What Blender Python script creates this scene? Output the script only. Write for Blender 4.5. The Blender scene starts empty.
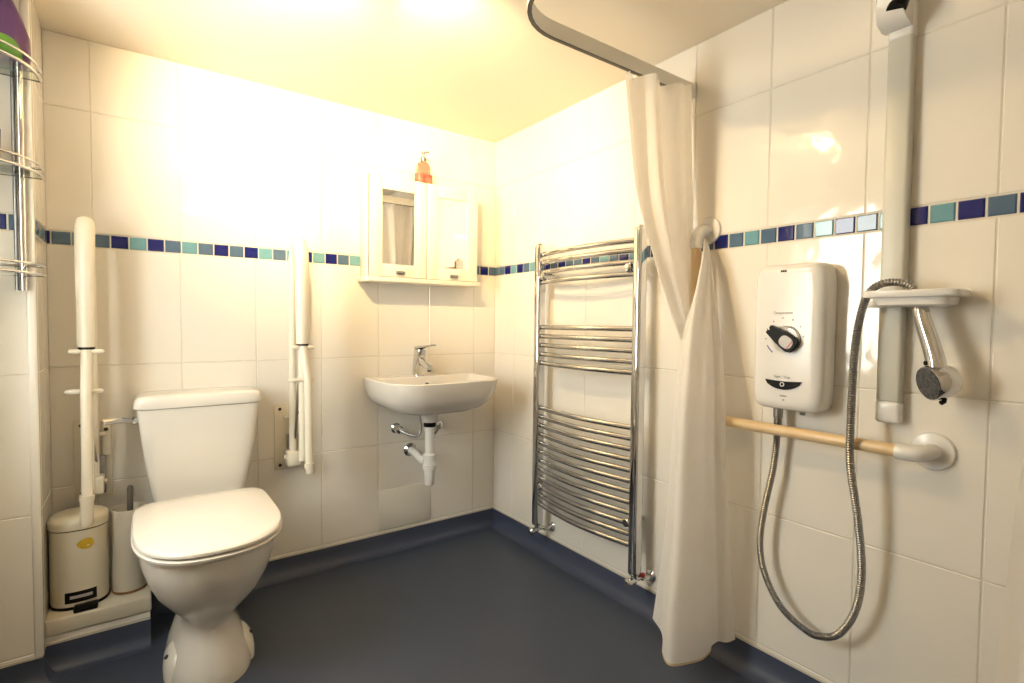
import bpy, bmesh, math, random
from mathutils import Vector, Matrix
random.seed(7)
C = bpy.context.scene
COL = C.collection
PI = math.pi

# ---------------------------------------------------------------- camera
cam = bpy.data.cameras.new('camera')
cam.sensor_width = 36.0
cam.lens = 523.08 / 1024 * 36.0
cam.clip_start = 0.02
camo = bpy.data.objects.new('camera', cam)
COL.objects.link(camo)
YAW, PITCH, ROLL = 0.6231, -0.0364, 0.0098
f = Vector((math.sin(YAW)*math.cos(PITCH), math.cos(YAW)*math.cos(PITCH), math.sin(PITCH)))
r0 = Vector((math.cos(YAW), -math.sin(YAW), 0))
u0 = r0.cross(f)
rr = r0*math.cos(ROLL) + u0*math.sin(ROLL)
uu = u0*math.cos(ROLL) - r0*math.sin(ROLL)
camo.matrix_world = Matrix(((rr.x, uu.x, -f.x, -1.637), (rr.y, uu.y, -f.y, -2.447), (rr.z, uu.z, -f.z, 1.141), (0, 0, 0, 1)))
C.camera = camo

# ---------------------------------------------------------------- world, exposure, light strengths
w = bpy.data.worlds.new('world'); C.world = w; w.use_nodes = True
w.node_tree.nodes['Background'].inputs[0].default_value = (0.75, 0.85, 1.0, 1)
w.node_tree.nodes['Background'].inputs[1].default_value = 0.4
C.view_settings.view_transform = 'Standard'
C.view_settings.look = 'None'
C.view_settings.gamma = 1.0
C.view_settings.use_curve_mapping = False
C.view_settings.exposure = 0.0
LAMP_STRENGTH = 70.0
LAMP_COL = (1.0, 0.69, 0.32)
PANE_STRENGTH = 18.5
SPOTS = [(-1.37, -1.17, (-.95, 0, 1.98), 150, 85), (-1.11, -1.17, (-.02, -.25, 1.88), 75, 80), (-1.24, -1.17, (-.35, -1.25, 2.12), 52, 150)]
FILL_COL = (1.0, 0.72, 0.40)
FILL_STRENGTH = 15.0
PANE_COL = (0.96, 0.97, 0.88)

# ---------------------------------------------------------------- materials
def mat(name, col, rough=0.5, metal=0.0, noise=None, bump=0.0, bscale=20.0, spec=0.5, bdist=0.01, **kw):
    m = bpy.data.materials.new(name); m.use_nodes = True
    nt = m.node_tree; b = nt.nodes['Principled BSDF']
    b.inputs['Base Color'].default_value = (*col, 1)
    b.inputs['Roughness'].default_value = rough
    b.inputs['Metallic'].default_value = metal
    b.inputs['Specular IOR Level'].default_value = spec
    for k, v in kw.items():
        b.inputs[k.replace('_', ' ')].default_value = v
    tc = nt.nodes.new('ShaderNodeTexCoord')
    if noise:                                             # (second colour, scale, contrast)
        n = nt.nodes.new('ShaderNodeTexNoise'); n.inputs['Scale'].default_value = noise[1]; n.inputs['Detail'].default_value = 4
        nt.links.new(tc.outputs['Object'], n.inputs['Vector'])
        rp = nt.nodes.new('ShaderNodeValToRGB')
        rp.color_ramp.elements[0].position = 0.5-noise[2]; rp.color_ramp.elements[1].position = 0.5+noise[2]
        rp.color_ramp.elements[0].color = (*col, 1); rp.color_ramp.elements[1].color = (*noise[0], 1)
        nt.links.new(n.outputs['Fac'], rp.inputs['Fac']); nt.links.new(rp.outputs['Color'], b.inputs['Base Color'])
    if bump:
        n = nt.nodes.new('ShaderNodeTexNoise'); n.inputs['Scale'].default_value = bscale; n.inputs['Detail'].default_value = 1.5
        nt.links.new(tc.outputs['Object'], n.inputs['Vector'])
        bp = nt.nodes.new('ShaderNodeBump'); bp.inputs['Strength'].default_value = bump; bp.inputs['Distance'].default_value = bdist
        nt.links.new(n.outputs['Fac'], bp.inputs['Height']); nt.links.new(bp.outputs['Normal'], b.inputs['Normal'])
    return m
M = {}
M['tile'] = mat('glossy_wall_tile', (0.83, 0.80, 0.745), 0.06, bump=0.45, bscale=11.0, bdist=0.004, noise=((0.80, 0.77, 0.715), 1.5, 0.3))
M['grout'] = mat('grout', (0.72, 0.685, 0.61), 0.8, noise=((0.66, 0.625, 0.55), 9, 0.25))
M['navy'] = mat('navy_mosaic', (0.007, 0.012, 0.13), 0.06, noise=((0.010, 0.016, 0.16), 30, 0.2))
M['slate'] = mat('slate_blue_mosaic', (0.075, 0.135, 0.225), 0.06, noise=((0.09, 0.155, 0.245), 30, 0.2))
M['teal'] = mat('teal_mosaic', (0.14, 0.33, 0.40), 0.06, noise=((0.17, 0.36, 0.42), 30, 0.2))
M['ceiling'] = mat('cream_ceiling_paint', (0.85, 0.775, 0.655), 0.75, noise=((0.82, 0.745, 0.625), 2, 0.3))
M['vinyl'] = mat('blue_vinyl_floor', (0.040, 0.053, 0.088), 0.42, noise=((0.052, 0.066, 0.102), 3.0, 0.3), bump=0.1, bscale=180, bdist=0.002)
M['cove'] = mat('blue_vinyl_skirting', (0.044, 0.058, 0.106), 0.5, noise=((0.050, 0.065, 0.114), 4, 0.3))
M['sealant'] = mat('white_sealant', (0.56, 0.53, 0.47), 0.5, noise=((0.48, 0.45, 0.39), 12, 0.2))
M['ceramic'] = mat('white_ceramic', (0.74, 0.715, 0.67), 0.09, noise=((0.72, 0.695, 0.65), 3, 0.3))
M['white'] = mat('white_plastic', (0.80, 0.795, 0.79), 0.22, noise=((0.77, 0.765, 0.76), 8, 0.3))
M['aged'] = mat('aged_cream_enamel', (0.80, 0.755, 0.65), 0.25, noise=((0.76, 0.71, 0.60), 9, 0.3))
M['ledge'] = mat('cream_ledge_board', (0.70, 0.65, 0.54), 0.35, noise=((0.64, 0.59, 0.48), 6, 0.3))
M['holder'] = mat('off_white_holder', (0.66, 0.62, 0.54), 0.3, noise=((0.60, 0.56, 0.48), 7, 0.3))
M['seat'] = mat('warm_white_seat_plastic', (0.80, 0.765, 0.71), 0.2, noise=((0.78, 0.745, 0.69), 5, 0.3))
M['cream'] = mat('cream_coated_metal', (0.78, 0.73, 0.60), 0.28, noise=((0.74, 0.69, 0.56), 5, 0.3))
M['cabinet'] = mat('cream_painted_wood', (0.80, 0.76, 0.67), 0.35, noise=((0.77, 0.73, 0.64), 4, 0.3))
M['chrome'] = mat('chrome', (0.60, 0.605, 0.615), 0.06, 1.0, noise=((0.64, 0.645, 0.655), 8, 0.3))
M['steel'] = mat('brushed_steel', (0.36, 0.365, 0.375), 0.3, 1.0, noise=((0.30, 0.305, 0.315), 25, 0.3))
M['mirror'] = mat('mirror_glass', (0.90, 0.90, 0.88), 0.015, 1.0, noise=((0.89, 0.89, 0.87), 3, 0.3))
M['black'] = mat('black_plastic', (0.006, 0.006, 0.007), 0.35, noise=((0.010, 0.010, 0.010), 10, 0.3), spec=0.1)
M['dark'] = mat('dark_void', (0.03, 0.028, 0.025), 0.6, noise=((0.04, 0.036, 0.03), 10, 0.3))
M['pale_gap'] = mat('dark_joint', (0.07, 0.066, 0.055), 0.6, noise=((0.09, 0.085, 0.07), 10, 0.3))
M['wood'] = mat('varnished_pale_wood', (0.74, 0.56, 0.33), 0.3, noise=((0.66, 0.47, 0.25), 14, 0.25))
M['track'] = mat('grey_curtain_track', (0.80, 0.78, 0.72), 0.45, noise=((0.77, 0.75, 0.69), 6, 0.3))
M['trackdark'] = mat('dark_track_slot', (0.09, 0.08, 0.07), 0.6, noise=((0.11, 0.10, 0.08), 10, 0.3))
M['alu'] = mat('satin_grey_rail', (0.60, 0.60, 0.55), 0.35, noise=((0.56, 0.56, 0.51), 10, 0.3))
M['yellow'] = mat('yellow_sticker', (0.72, 0.50, 0.05), 0.4, noise=((0.55, 0.36, 0.03), 60, 0.2))
M['rust'] = mat('rust_stain', (0.22, 0.09, 0.03), 0.7, noise=((0.35, 0.18, 0.07), 30, 0.2))
M['red'] = mat('red_plastic', (0.55, 0.05, 0.03), 0.35, noise=((0.5, 0.04, 0.03), 10, 0.3))
M['label'] = mat('pink_red_label', (0.62, 0.03, 0.03), 0.4, noise=((0.70, 0.18, 0.12), 35, 0.15))
M['purple'] = mat('purple_packet_film', (0.030, 0.005, 0.060), 0.3, noise=((0.11, 0.02, 0.13), 9, 0.18), bump=0.5, bscale=25, bdist=0.01)
M['leaf'] = mat('green_leaf_print', (0.13, 0.30, 0.03), 0.3, noise=((0.06, 0.18, 0.015), 22, 0.2))
M['grey_print'] = mat('grey_print', (0.22, 0.21, 0.20), 0.5, noise=((0.24, 0.23, 0.22), 20, 0.2))
M['blue_print'] = mat('blue_print', (0.05, 0.05, 0.35), 0.5, noise=((0.06, 0.06, 0.38), 20, 0.2))
M['knob_face'] = mat('grey_dial_face', (0.42, 0.40, 0.39), 0.3, noise=((0.48, 0.46, 0.45), 30, 0.2))
M['grey_rubber'] = mat('dark_grey_nozzle_plate', (0.035, 0.036, 0.042), 0.5, noise=((0.10, 0.10, 0.11), 140, 0.1))
M['panel'] = mat('grey_white_access_panel', (0.76, 0.75, 0.70), 0.3, noise=((0.73, 0.72, 0.67), 4, 0.3))

def glassmat(name, col, rough=0.02):
    m = bpy.data.materials.new(name); m.use_nodes = True
    b = m.node_tree.nodes['Principled BSDF']
    b.inputs['Base Color'].default_value = (*col, 1); b.inputs['Roughness'].default_value = rough
    b.inputs['Transmission Weight'].default_value = 1.0; b.inputs['IOR'].default_value = 1.45
    return m
M['glass'] = glassmat('green_tinted_glass', (0.80, 0.92, 0.86))
M['peach'] = glassmat('peach_tinted_bottle', (0.86, 0.60, 0.47), 0.12)
M['clear'] = glassmat('clear_plastic', (0.96, 0.94, 0.92), 0.05)

def cloth(name, col, trans):
    m = bpy.data.materials.new(name); m.use_nodes = True
    nt = m.node_tree; nt.nodes.clear()
    o = nt.nodes.new('ShaderNodeOutputMaterial'); d = nt.nodes.new('ShaderNodeBsdfDiffuse'); t = nt.nodes.new('ShaderNodeBsdfTranslucent')
    mx = nt.nodes.new('ShaderNodeMixShader'); mx.inputs[0].default_value = trans
    tc = nt.nodes.new('ShaderNodeTexCoord'); n = nt.nodes.new('ShaderNodeTexNoise'); n.inputs['Scale'].default_value = 14
    rp = nt.nodes.new('ShaderNodeValToRGB')
    rp.color_ramp.elements[0].color = (*col, 1); rp.color_ramp.elements[1].color = (col[0]*.95, col[1]*.94, col[2]*.93, 1)
    bp = nt.nodes.new('ShaderNodeBump'); bp.inputs['Strength'].default_value = 0.25; bp.inputs['Distance'].default_value = 0.01
    nt.links.new(tc.outputs['Object'], n.inputs['Vector']); nt.links.new(n.outputs['Fac'], rp.inputs['Fac'])
    nt.links.new(n.outputs['Fac'], bp.inputs['Height'])
    for s in (d, t): nt.links.new(rp.outputs['Color'], s.inputs['Color']); nt.links.new(bp.outputs['Normal'], s.inputs['Normal'])
    nt.links.new(d.outputs[0], mx.inputs[1]); nt.links.new(t.outputs[0], mx.inputs[2]); nt.links.new(mx.outputs[0], o.inputs[0])
    return m
M['cloth'] = cloth('white_curtain_fabric', (0.93, 0.915, 0.90), 0.45)
M['hem'] = cloth('stained_curtain_hem', (0.72, 0.58, 0.40), 0.2)

def emis(name, col, s):
    m = bpy.data.materials.new(name); m.use_nodes = True
    nt = m.node_tree; nt.nodes.clear()
    o = nt.nodes.new('ShaderNodeOutputMaterial'); e = nt.nodes.new('ShaderNodeEmission')
    e.inputs[0].default_value = (*col, 1); e.inputs[1].default_value = s
    nt.links.new(e.outputs[0], o.inputs[0]); return m
M['lamp'] = emis('lit_opal_diffuser', LAMP_COL, LAMP_STRENGTH)
M['opal'] = emis('added_fill_emitter', FILL_COL, FILL_STRENGTH)  # glow of the added fill light behind the camera
M['pane'] = emis('daylit_frosted_pane', PANE_COL, PANE_STRENGTH)

# ---------------------------------------------------------------- geometry builder
def cr(pts, n=8):
    """Catmull-Rom through points"""
    P = [Vector(p) for p in pts]
    Q = [2*P[0]-P[1]] + P + [2*P[-1]-P[-2]]
    out = []
    for i in range(1, len(Q)-2):
        for k in range(n):
            t = k/n; a, b, c, d = Q[i-1], Q[i], Q[i+1], Q[i+2]
            out.append(0.5*((2*b)+(c-a)*t+(2*a-5*b+4*c-d)*t*t+(3*b-a-3*c+d)*t**3))
    out.append(P[-1]); return out

class MB:
    def __init__(s): s.bm = bmesh.new(); s.mi = 0; s.mats = []
    def m(s, key):
        mm = M[key]
        if mm not in s.mats: s.mats.append(mm)
        s.mi = s.mats.index(mm); return s
    def _face(s, vs):
        try: fc = s.bm.faces.new(vs); fc.material_index = s.mi; return fc
        except ValueError: return None
    def loft(s, rings, cap0=True, cap1=True, closed=True):
        R = [[s.bm.verts.new(p) for p in ring] for ring in rings]
        n = len(R[0])
        for a, b in zip(R, R[1:]):
            for i in range(n if closed else n-1):
                j = (i+1) % n
                s._face((a[i], a[j], b[j], b[i]))
        if cap0: s._face(R[0][::-1])
        if cap1: s._face(R[-1])
        return s
    def tube(s, pts, r, n=14, cap=True):
        P = [Vector(p) for p in pts]; m = len(P)
        rad = r if isinstance(r, (list, tuple)) else [r]*m
        T = []
        for i in range(m):
            a = P[max(i-1, 0)]; b = P[min(i+1, m-1)]; T.append((b-a).normalized())
        ref = Vector((0, 0, 1)) if abs(T[0].z) < 0.9 else Vector((1, 0, 0))
        N = T[0].cross(ref).normalized(); rings = []
        for i in range(m):
            if i:
                N = (N - T[i]*N.dot(T[i])).normalized()
            B = T[i].cross(N)
            rings.append([P[i]+(N*math.cos(2*PI*k/n)+B*math.sin(2*PI*k/n))*rad[i] for k in range(n)])
        return s.loft(rings, cap, cap)
    def sweep(s, pts, prof, upv=(0, 0, 1)):
        """sweep a 2-D profile (side, up) along pts with a fixed up vector"""
        P = [Vector(p) for p in pts]; U = Vector(upv); rings = []
        for i in range(len(P)):
            T = (P[min(i+1, len(P)-1)]-P[max(i-1, 0)]).normalized()
            S = T.cross(U).normalized(); V = S.cross(T)
            rings.append([P[i]+S*a+V*b for a, b in prof])
        return s.loft(rings)
    def lathe(s, prof, org, axis=(0, 0, 1), n=28, cap0=True, cap1=True):
        A = Vector(axis).normalized(); ref = Vector((1, 0, 0)) if abs(A.x) < 0.9 else Vector((0, 1, 0))
        N = (ref-A*ref.dot(A)).normalized(); B = A.cross(N); O = Vector(org)
        return s.loft([[O+A*h+(N*math.cos(2*PI*k/n)+B*math.sin(2*PI*k/n))*max(r, 1e-5) for k in range(n)] for r, h in prof], cap0, cap1)
    def box(s, lo, hi, bev=0.0, seg=2, mx=None):
        t = bmesh.new(); bmesh.ops.create_cube(t, size=1.0)
        L, H = Vector(lo), Vector(hi)
        for v in t.verts: v.co = Vector((L[i]+(v.co[i]+0.5)*(H[i]-L[i]) for i in range(3)))
        if bev: bmesh.ops.bevel(t, geom=t.edges[:], offset=bev, segments=seg, profile=0.5, affect='EDGES')
        if mx: t.transform(mx)
        vm = {v: s.bm.verts.new(v.co) for v in t.verts}
        for fc in t.faces: s._face([vm[v] for v in fc.verts])
        t.free(); return s
    def prism(s, poly, mapf, d0, d1):
        """extrude outline: mapf(a, b, depth) -> point"""
        return s.loft([[mapf(a, b, d0) for a, b in poly], [mapf(a, b, d1) for a, b in poly]])
    def grid(s, rows):
        R = [[s.bm.verts.new(p) for p in row] for row in rows]
        for a, b in zip(R, R[1:]):
            for i in range(len(a)-1): s._face((a[i], a[i+1], b[i+1], b[i]))
        return s
    def build(s, name, parent=None, angle=38, normals=True):
        off = ROOT.get(parent.name, Vector()) if parent else Vector()
        if normals: bmesh.ops.recalc_face_normals(s.bm, faces=s.bm.faces[:])
        s.bm.normal_update()
        ca = math.radians(angle)
        for fc in s.bm.faces: fc.smooth = True
        for e in s.bm.edges:
            if len(e.link_faces) == 2 and e.calc_face_angle(0) > ca: e.smooth = False
        if off.length: bmesh.ops.translate(s.bm, verts=s.bm.verts[:], vec=-off)
        me = bpy.data.meshes.new(name); s.bm.to_mesh(me); s.bm.free()
        for mm in s.mats: me.materials.append(mm)
        o = bpy.data.objects.new(name, me); COL.objects.link(o)
        if parent:
            o.parent = parent; ROOT[o.name] = off
        return o
ROOT = {}
def new(key): return MB().m(key)
def thing(name, loc, label, cat, group=None):
    o = bpy.data.objects.new(name, None); COL.objects.link(o); o.empty_display_size = 0.05
    o.location = loc; ROOT[o.name] = Vector(loc)
    o['label'] = label; o['category'] = cat
    if group: o['group'] = group
    return o
def tag(o, label, cat, group=None):
    o['label'] = label; o['category'] = cat
    if group: o['group'] = group
    return o
def struct(o): o['kind'] = 'structure'; return o
def sel(t, e):                     # superellipse unit point
    c, q = math.cos(t), math.sin(t)
    return (math.copysign(abs(c)**(2/e), c), math.copysign(abs(q)**(2/e), q))

# ---------------------------------------------------------------- room shell
XL, YN, ZC = -2.085, -3.1, 2.137
PX, PY = -1.89, -0.305             # right edge and face of the boxed-in pilaster
ROWS = [(-0.02, 0.1029), (0.1029, 0.5353), (0.5353, 0.9677), (0.9677, 1.3987), (1.4497, 1.8835), (1.8835, 2.32)]
def tiles(b, mapf, cuts, rows=ROWS, zmax=ZC, gap=0.0012, h=0.0022, ins=0.0022):
    for a0, a1 in zip(cuts, cuts[1:]):
        for z0, z1 in rows:
            z1 = min(z1, zmax)
            A0, A1, Z0, Z1 = a0+gap, a1-gap, z0+gap, z1-gap
            if A1-A0 < 2.5*ins or Z1-Z0 < 2.5*ins: continue
            tz = 0.0005*(random.random()-0.5); ty = 0.0005*(random.random()-0.5)
            o = [mapf(A0, Z0, 0), mapf(A1, Z0, 0), mapf(A1, Z1, 0), mapf(A0, Z1, 0)]
            i = [mapf(A0+ins, Z0+ins, h+tz), mapf(A1-ins, Z0+ins, h+ty), mapf(A1-ins, Z1-ins, h-tz), mapf(A0+ins, Z1-ins, h-ty)]
            vo = [b.bm.verts.new(p) for p in o]; vi = [b.bm.verts.new(p) for p in i]
            for k in range(4): b._face((vo[k], vo[(k+1) % 4], vi[(k+1) % 4], vi[k]))
            b._face(vi)
def cuts(a0, a1, seam, pitch=0.2745):
    k = math.ceil((a0-seam)/pitch + 1e-6); out = [a0]
    while seam+k*pitch < a1-1e-6: out.append(seam+k*pitch); k += 1
    return out+[a1]
# mapping of (along, z, height above plaster) for each wall; walls are slabs with tiles bedded on them
mb_back = lambda a, z, h: Vector((a, -h, z))
mb_right = lambda a, z, h: Vector((-h, a, z))
mb_ret = lambda a, z, h: Vector((PX+h, a, z))
mb_pil = lambda a, z, h: Vector((a, PY-h, z))
def mosaic(name, mapf, start, seq, pitch, firstw=None):
    b = MB(); b.m('grout')
    end = start+(firstw or pitch)+pitch*(len(seq)-1)
    p0, p1 = mapf(start, 1.3992, 0.0), mapf(end, 1.4492, 0.0008)
    b.box([min(p0[i], p1[i]) for i in range(3)], [max(p0[i], p1[i]) for i in range(3)])
    a = start
    for k, ch in enumerate(seq):
        wd = (firstw or pitch) if k == 0 else pitch
        b.m({'N': 'navy', 'S': 'slate', 'T': 'teal'}[ch])
        tiles(b, mapf, [a, a+wd], rows=[(1.3992, 1.4492)], gap=0.0017, h=0.0045, ins=0.0035)
        a += wd
    return struct(b.build(name, normals=False))

# outward direction check of the tile faces is not needed: materials are two-sided
def wall(name, lo, hi, mapf=None, cts=None):
    b = MB().m('grout'); b.box(lo, hi)
    if mapf:
        b.m('tile'); tiles(b, mapf, cts)
    return struct(b.build(name, normals=False, angle=12))
T = 0.1
wall('wall_back', (PX-0.02, 0, -0.02), (T, T, ZC), mb_back, cuts(PX, 0, -0.139, 0.2705))
wall('wall_right', (0, YN, -0.02), (T, 0, ZC), mb_right, cuts(YN, 0, -1.5585, 0.2745))
# boxed pilaster on the left: one solid column with tiled face and tiled return
b = MB().m('grout'); b.box((XL, PY, -0.02), (PX, T, ZC)); b.m('tile')
tiles(b, mb_pil, cuts(XL, PX-0.012, -2.07)); tiles(b, mb_ret, cuts(PY+0.012, 0, -0.24))
struct(b.build('wall_left', normals=False, angle=12))
# window wall on the left, behind the pilaster's line of sight, with a real opening
WY0, WY1, WZ0, WZ1, WT = -1.15, -0.63, 0.85, 1.92, 0.22
b = MB().m('tile')
b.box((XL-WT, YN, -0.02), (XL, WY0, ZC)).box((XL-WT, WY1, -0.02), (XL, T, ZC)).box((XL-WT, WY0, -0.02), (XL, WY1, WZ0)).box((XL-WT, WY0, WZ1), (XL, WY1, ZC))
struct(b.build('wall_window'))
b = MB().m('white')
FX0, FX1 = XL-WT+.02, XL-WT+.07
for a in ((WY0, WZ0, WY0+.04, WZ1), (WY1-.04, WZ0, WY1, WZ1), (WY0, WZ0, WY1, WZ0+.04), (WY0, WZ1-.04, WY1, WZ1)):
    b.box((FX0, a[0], a[1]), (FX1, a[2], a[3]), 0.004)
b.m('pane').box((FX0+.02, WY0+.03, WZ0+.03), (FX0+.026, WY1-.03, WZ1-.03))
struct(b.build('window_1'))
b = MB().m('tile'); b.box((XL-.3, YN-T, -0.02), (T, YN, ZC)); struct(b.build('wall_front'))
b = MB().m('vinyl'); b.box((XL-.3, YN-T, -0.06), (T, T, 0)); struct(b.build('floor'))
b = MB().m('ceiling'); b.box((XL-.3, YN-T, ZC), (T, T, ZC+0.08)); struct(b.build('ceiling'))

mosaic('trim_1', mb_back, PX, 'NSTSNTNSTSNSNTSTNTNSTSTNSTNTSNSTSNS'[:34]+'S', 0.0555, 0.0135)
mosaic('trim_2', lambda a, z, h: Vector((-h, -a, z)), 0.0, 'SSNTNSTSNSNSSNSTSNTSNSTNSNSTSNSTNSTNTNSNTSNTSNST', 0.05525, 0.0425)
mosaic('trim_3', mb_pil, -2.068, 'TSNS', 0.0418)
mosaic('trim_4', mb_ret, -0.295, 'TNTSS', 0.0575)
b = new('tile'); b.box((PX-0.016, PY-0.007, 0.088), (PX+0.007, PY+0.016, ZC), 0.006, 3); struct(b.build('trim_5'))

# vinyl coved up the walls, with a white sealant line on top
def cove(name, pts, inward):
    """pts along the wall foot; inward = unit vectors into the room at each point"""
    prof = [(0.0, 0.0855), (0.0035, 0.0855), (0.004, 0.055), (0.008, 0.032), (0.018, 0.014), (0.034, 0.004), (0.05, 0.0005), (0.05, -0.004), (0.0, -0.004)]
    b = new('cove')
    rings = [[Vector((p[0]+i[0]*a, p[1]+i[1]*a, z)) for a, z in prof] for p, i in zip(pts, inward)]
    b.loft(rings); b.m('sealant')
    sp = [(0.0, 0.0925), (0.0035, 0.0915), (0.0045, 0.0855), (0.0, 0.0850)]
    b.loft([[Vector((p[0]+i[0]*a, p[1]+i[1]*a, z)) for a, z in sp] for p, i in zip(pts, inward)])
    return struct(b.build(name))
cove('baseboard_back', [(-1.61, 0, 0), (0, 0, 0)], [(0, -1), (-1, -1)])
cove('baseboard_right', [(0, 0, 0), (0, YN, 0)], [(-1, -1), (-1, 0)])
cove('baseboard_left', [(XL, PY, 0), (PX, PY, 0), (PX, -0.24, 0), (-1.61, -0.24, 0)], [(0, -1), (1, -1), (1, -1), (0, -1)])
# low boxed ledge beside the toilet
b = new('tile'); b.box((PX, -0.24, -0.01), (-1.61, 0.0, 0.112), 0.002)
b.m('ledge'); b.box((PX+0.001, -0.246, 0.114), (-1.606, -0.001, 0.166), 0.006, 3)
struct(b.build('trim_6'))

# ---------------------------------------------------------------- toilet
TX = -1.451
tl = thing('toilet', (TX, -0.4, 0), 'white ceramic close-coupled toilet with closed lid against the back wall', 'toilet')
def pan_ring(z, hw, yf, yb, yc, ef=2.3, eb=4.0, n=48):
    out = []
    for k in range(n):
        t = 2*PI*k/n
        s_, c_ = math.sin(t), math.cos(t)
        if s_ <= 0: x, y = sel(t, ef); out.append(Vector((TX+hw*x, yc+(yc-yf)*y, z)))
        else: x, y = sel(t, eb); out.append(Vector((TX+hw*x, yc+(yb-yc)*y, z)))
    return out
b = new('ceramic')
prof = [(0.0, .122, -.650, -.20, -.46), (0.02, .122, -.650, -.20, -.46), (0.05, .113, -.643, -.20, -.46), (.09, .097, -.628, -.20, -.45), (.13, .081, -.607, -.20, -.44), (.165, .072, -.594, -.19, -.44),
        (.19, .080, -.602, -.18, -.44), (.215, .100, -.625, -.17, -.45), (.25, .127, -.662, -.15, -.46), (.29, .152, -.700, -.14, -.47), (.34, .173, -.735, -.13, -.48), (.39, .186, -.757, -.12, -.49), (.43, .192, -.768, -.11, -.49), (.452, .193, -.770, -.11, -.49), (.460, .187, -.764, -.115, -.49)]
b.loft([pan_ring(z, hw, yf, yb, yc, 2.25, 3.5) for z, hw, yf, yb, yc in prof])
for sx in (-1, 1):                                       # foot flanges with the floor-fixing bosses
    cx = TX+sx*0.098
    rings = []
    for z, kx, ky in ((0, 1, 1), (.03, 1, 1), (.058, .90, .90), (.078, .62, .72), (.086, .25, .40)):
        rings.append([Vector((cx-sx*.018*(1-kx)+0.034*kx*sel(2*PI*k/20, 2.6)[0], -.47+0.080*ky*sel(2*PI*k/20, 2.6)[1], z)) for k in range(20)])
    b.loft(rings)
b.build('pan', tl)
for sx in (-1, 1):
    b = new('dark'); b.lathe([(0.007, 0), (0.007, 0.004), (0.004, 0.006)], (TX+sx*0.121, -0.492, 0.066), (sx*0.55, -0.15, 0.8), 14)
    b.build('fixing_hole', tl)  # dark disc painted in place of a shaded bolt hole
# seat ring and lid
b = new('seat')
b.loft([pan_ring(z, hw, yf, yb, -.50, 2.45, 7) for z, hw, yf, yb in ((.4605, .198, -.780, -.235), (.463, .206, -.789, -.230), (.471, .208, -.792, -.229), (.4745, .204, -.787, -.232))])
st = b.build('seat', tl)
b = new('pale_gap'); b.loft([pan_ring(z, .194, -.774, -.238, -.50, 2.45, 7) for z in (.4746, .4798)]); b.m('seat')
b.loft([pan_ring(z, hw, yf, yb, -.50, 2.5, 7) for z, hw, yf, yb in ((.4798, .201, -.784, -.234), (.482, .206, -.790, -.230), (.490, .206, -.790, -.230), (.4955, .202, -.785, -.234), (.4985, .190, -.770, -.247), (.5005, .150, -.70, -.29), (.5015, .07, -.59, -.38))])
b.build('lid', tl)
for sx in (-.075, .075):
    b = new('white'); b.tube([(TX+sx-.022, -.222, .474), (TX+sx+.022, -.222, .474)], 0.012, 12); b.build('hinge', tl)
# cistern
CX = -1.441
def rrect(cx, cy, hx, hy, z, e=6.0, n=56):
    return [Vector((cx+hx*sel(2*PI*k/n, e)[0], cy+hy*sel(2*PI*k/n, e)[1], z)) for k in range(n)]
b = new('ceramic')
b.loft([rrect(CX, -.085, .128, .066, .400), rrect(CX, -.085, .146, .070, .44), rrect(CX, -.088, .160, .074, .50, 7), rrect(CX, -.094, .176, .084, .60, 8), rrect(CX, -.098, .190, .092, .72, 9), rrect(CX, -.101, .197, .096, .79, 10), rrect(CX, -.102, .199, .098, .8165, 10)])
cs = b.build('cistern', tl)
b = new('pale_gap'); b.loft([rrect(CX, -.102, .196, .094, z, 10) for z in (.8166, .8190)]); b.m('ceramic')
b.loft([rrect(CX, -.104, hx, hy, z, 9) for hx, hy, z in ((.206, .101, .8190), (.210, .103, .823), (.208, .103, .842), (.204, .102, .854), (.197, .098, .8610), (.185, .090, .8640), (.12, .05, .8655))])
b.build('cistern_lid', tl)
b = new('chrome')
b.tube([(CX-.193, -.125, .772), (CX-.212, -.128, .772)], .014, 16)
b.tube(cr([(CX-.208, -.128, .772), (CX-.225, -.14, .776), (CX-.250, -.158, .783), (CX-.285, -.18, .784), (CX-.296, -.186, .782)], 5), [.009]*8+[.0105]*8+[.011]*4+[.006], 12)
lv = b.build('flush_lever', tl); lv['label'] = 'chrome flush lever'

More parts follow.
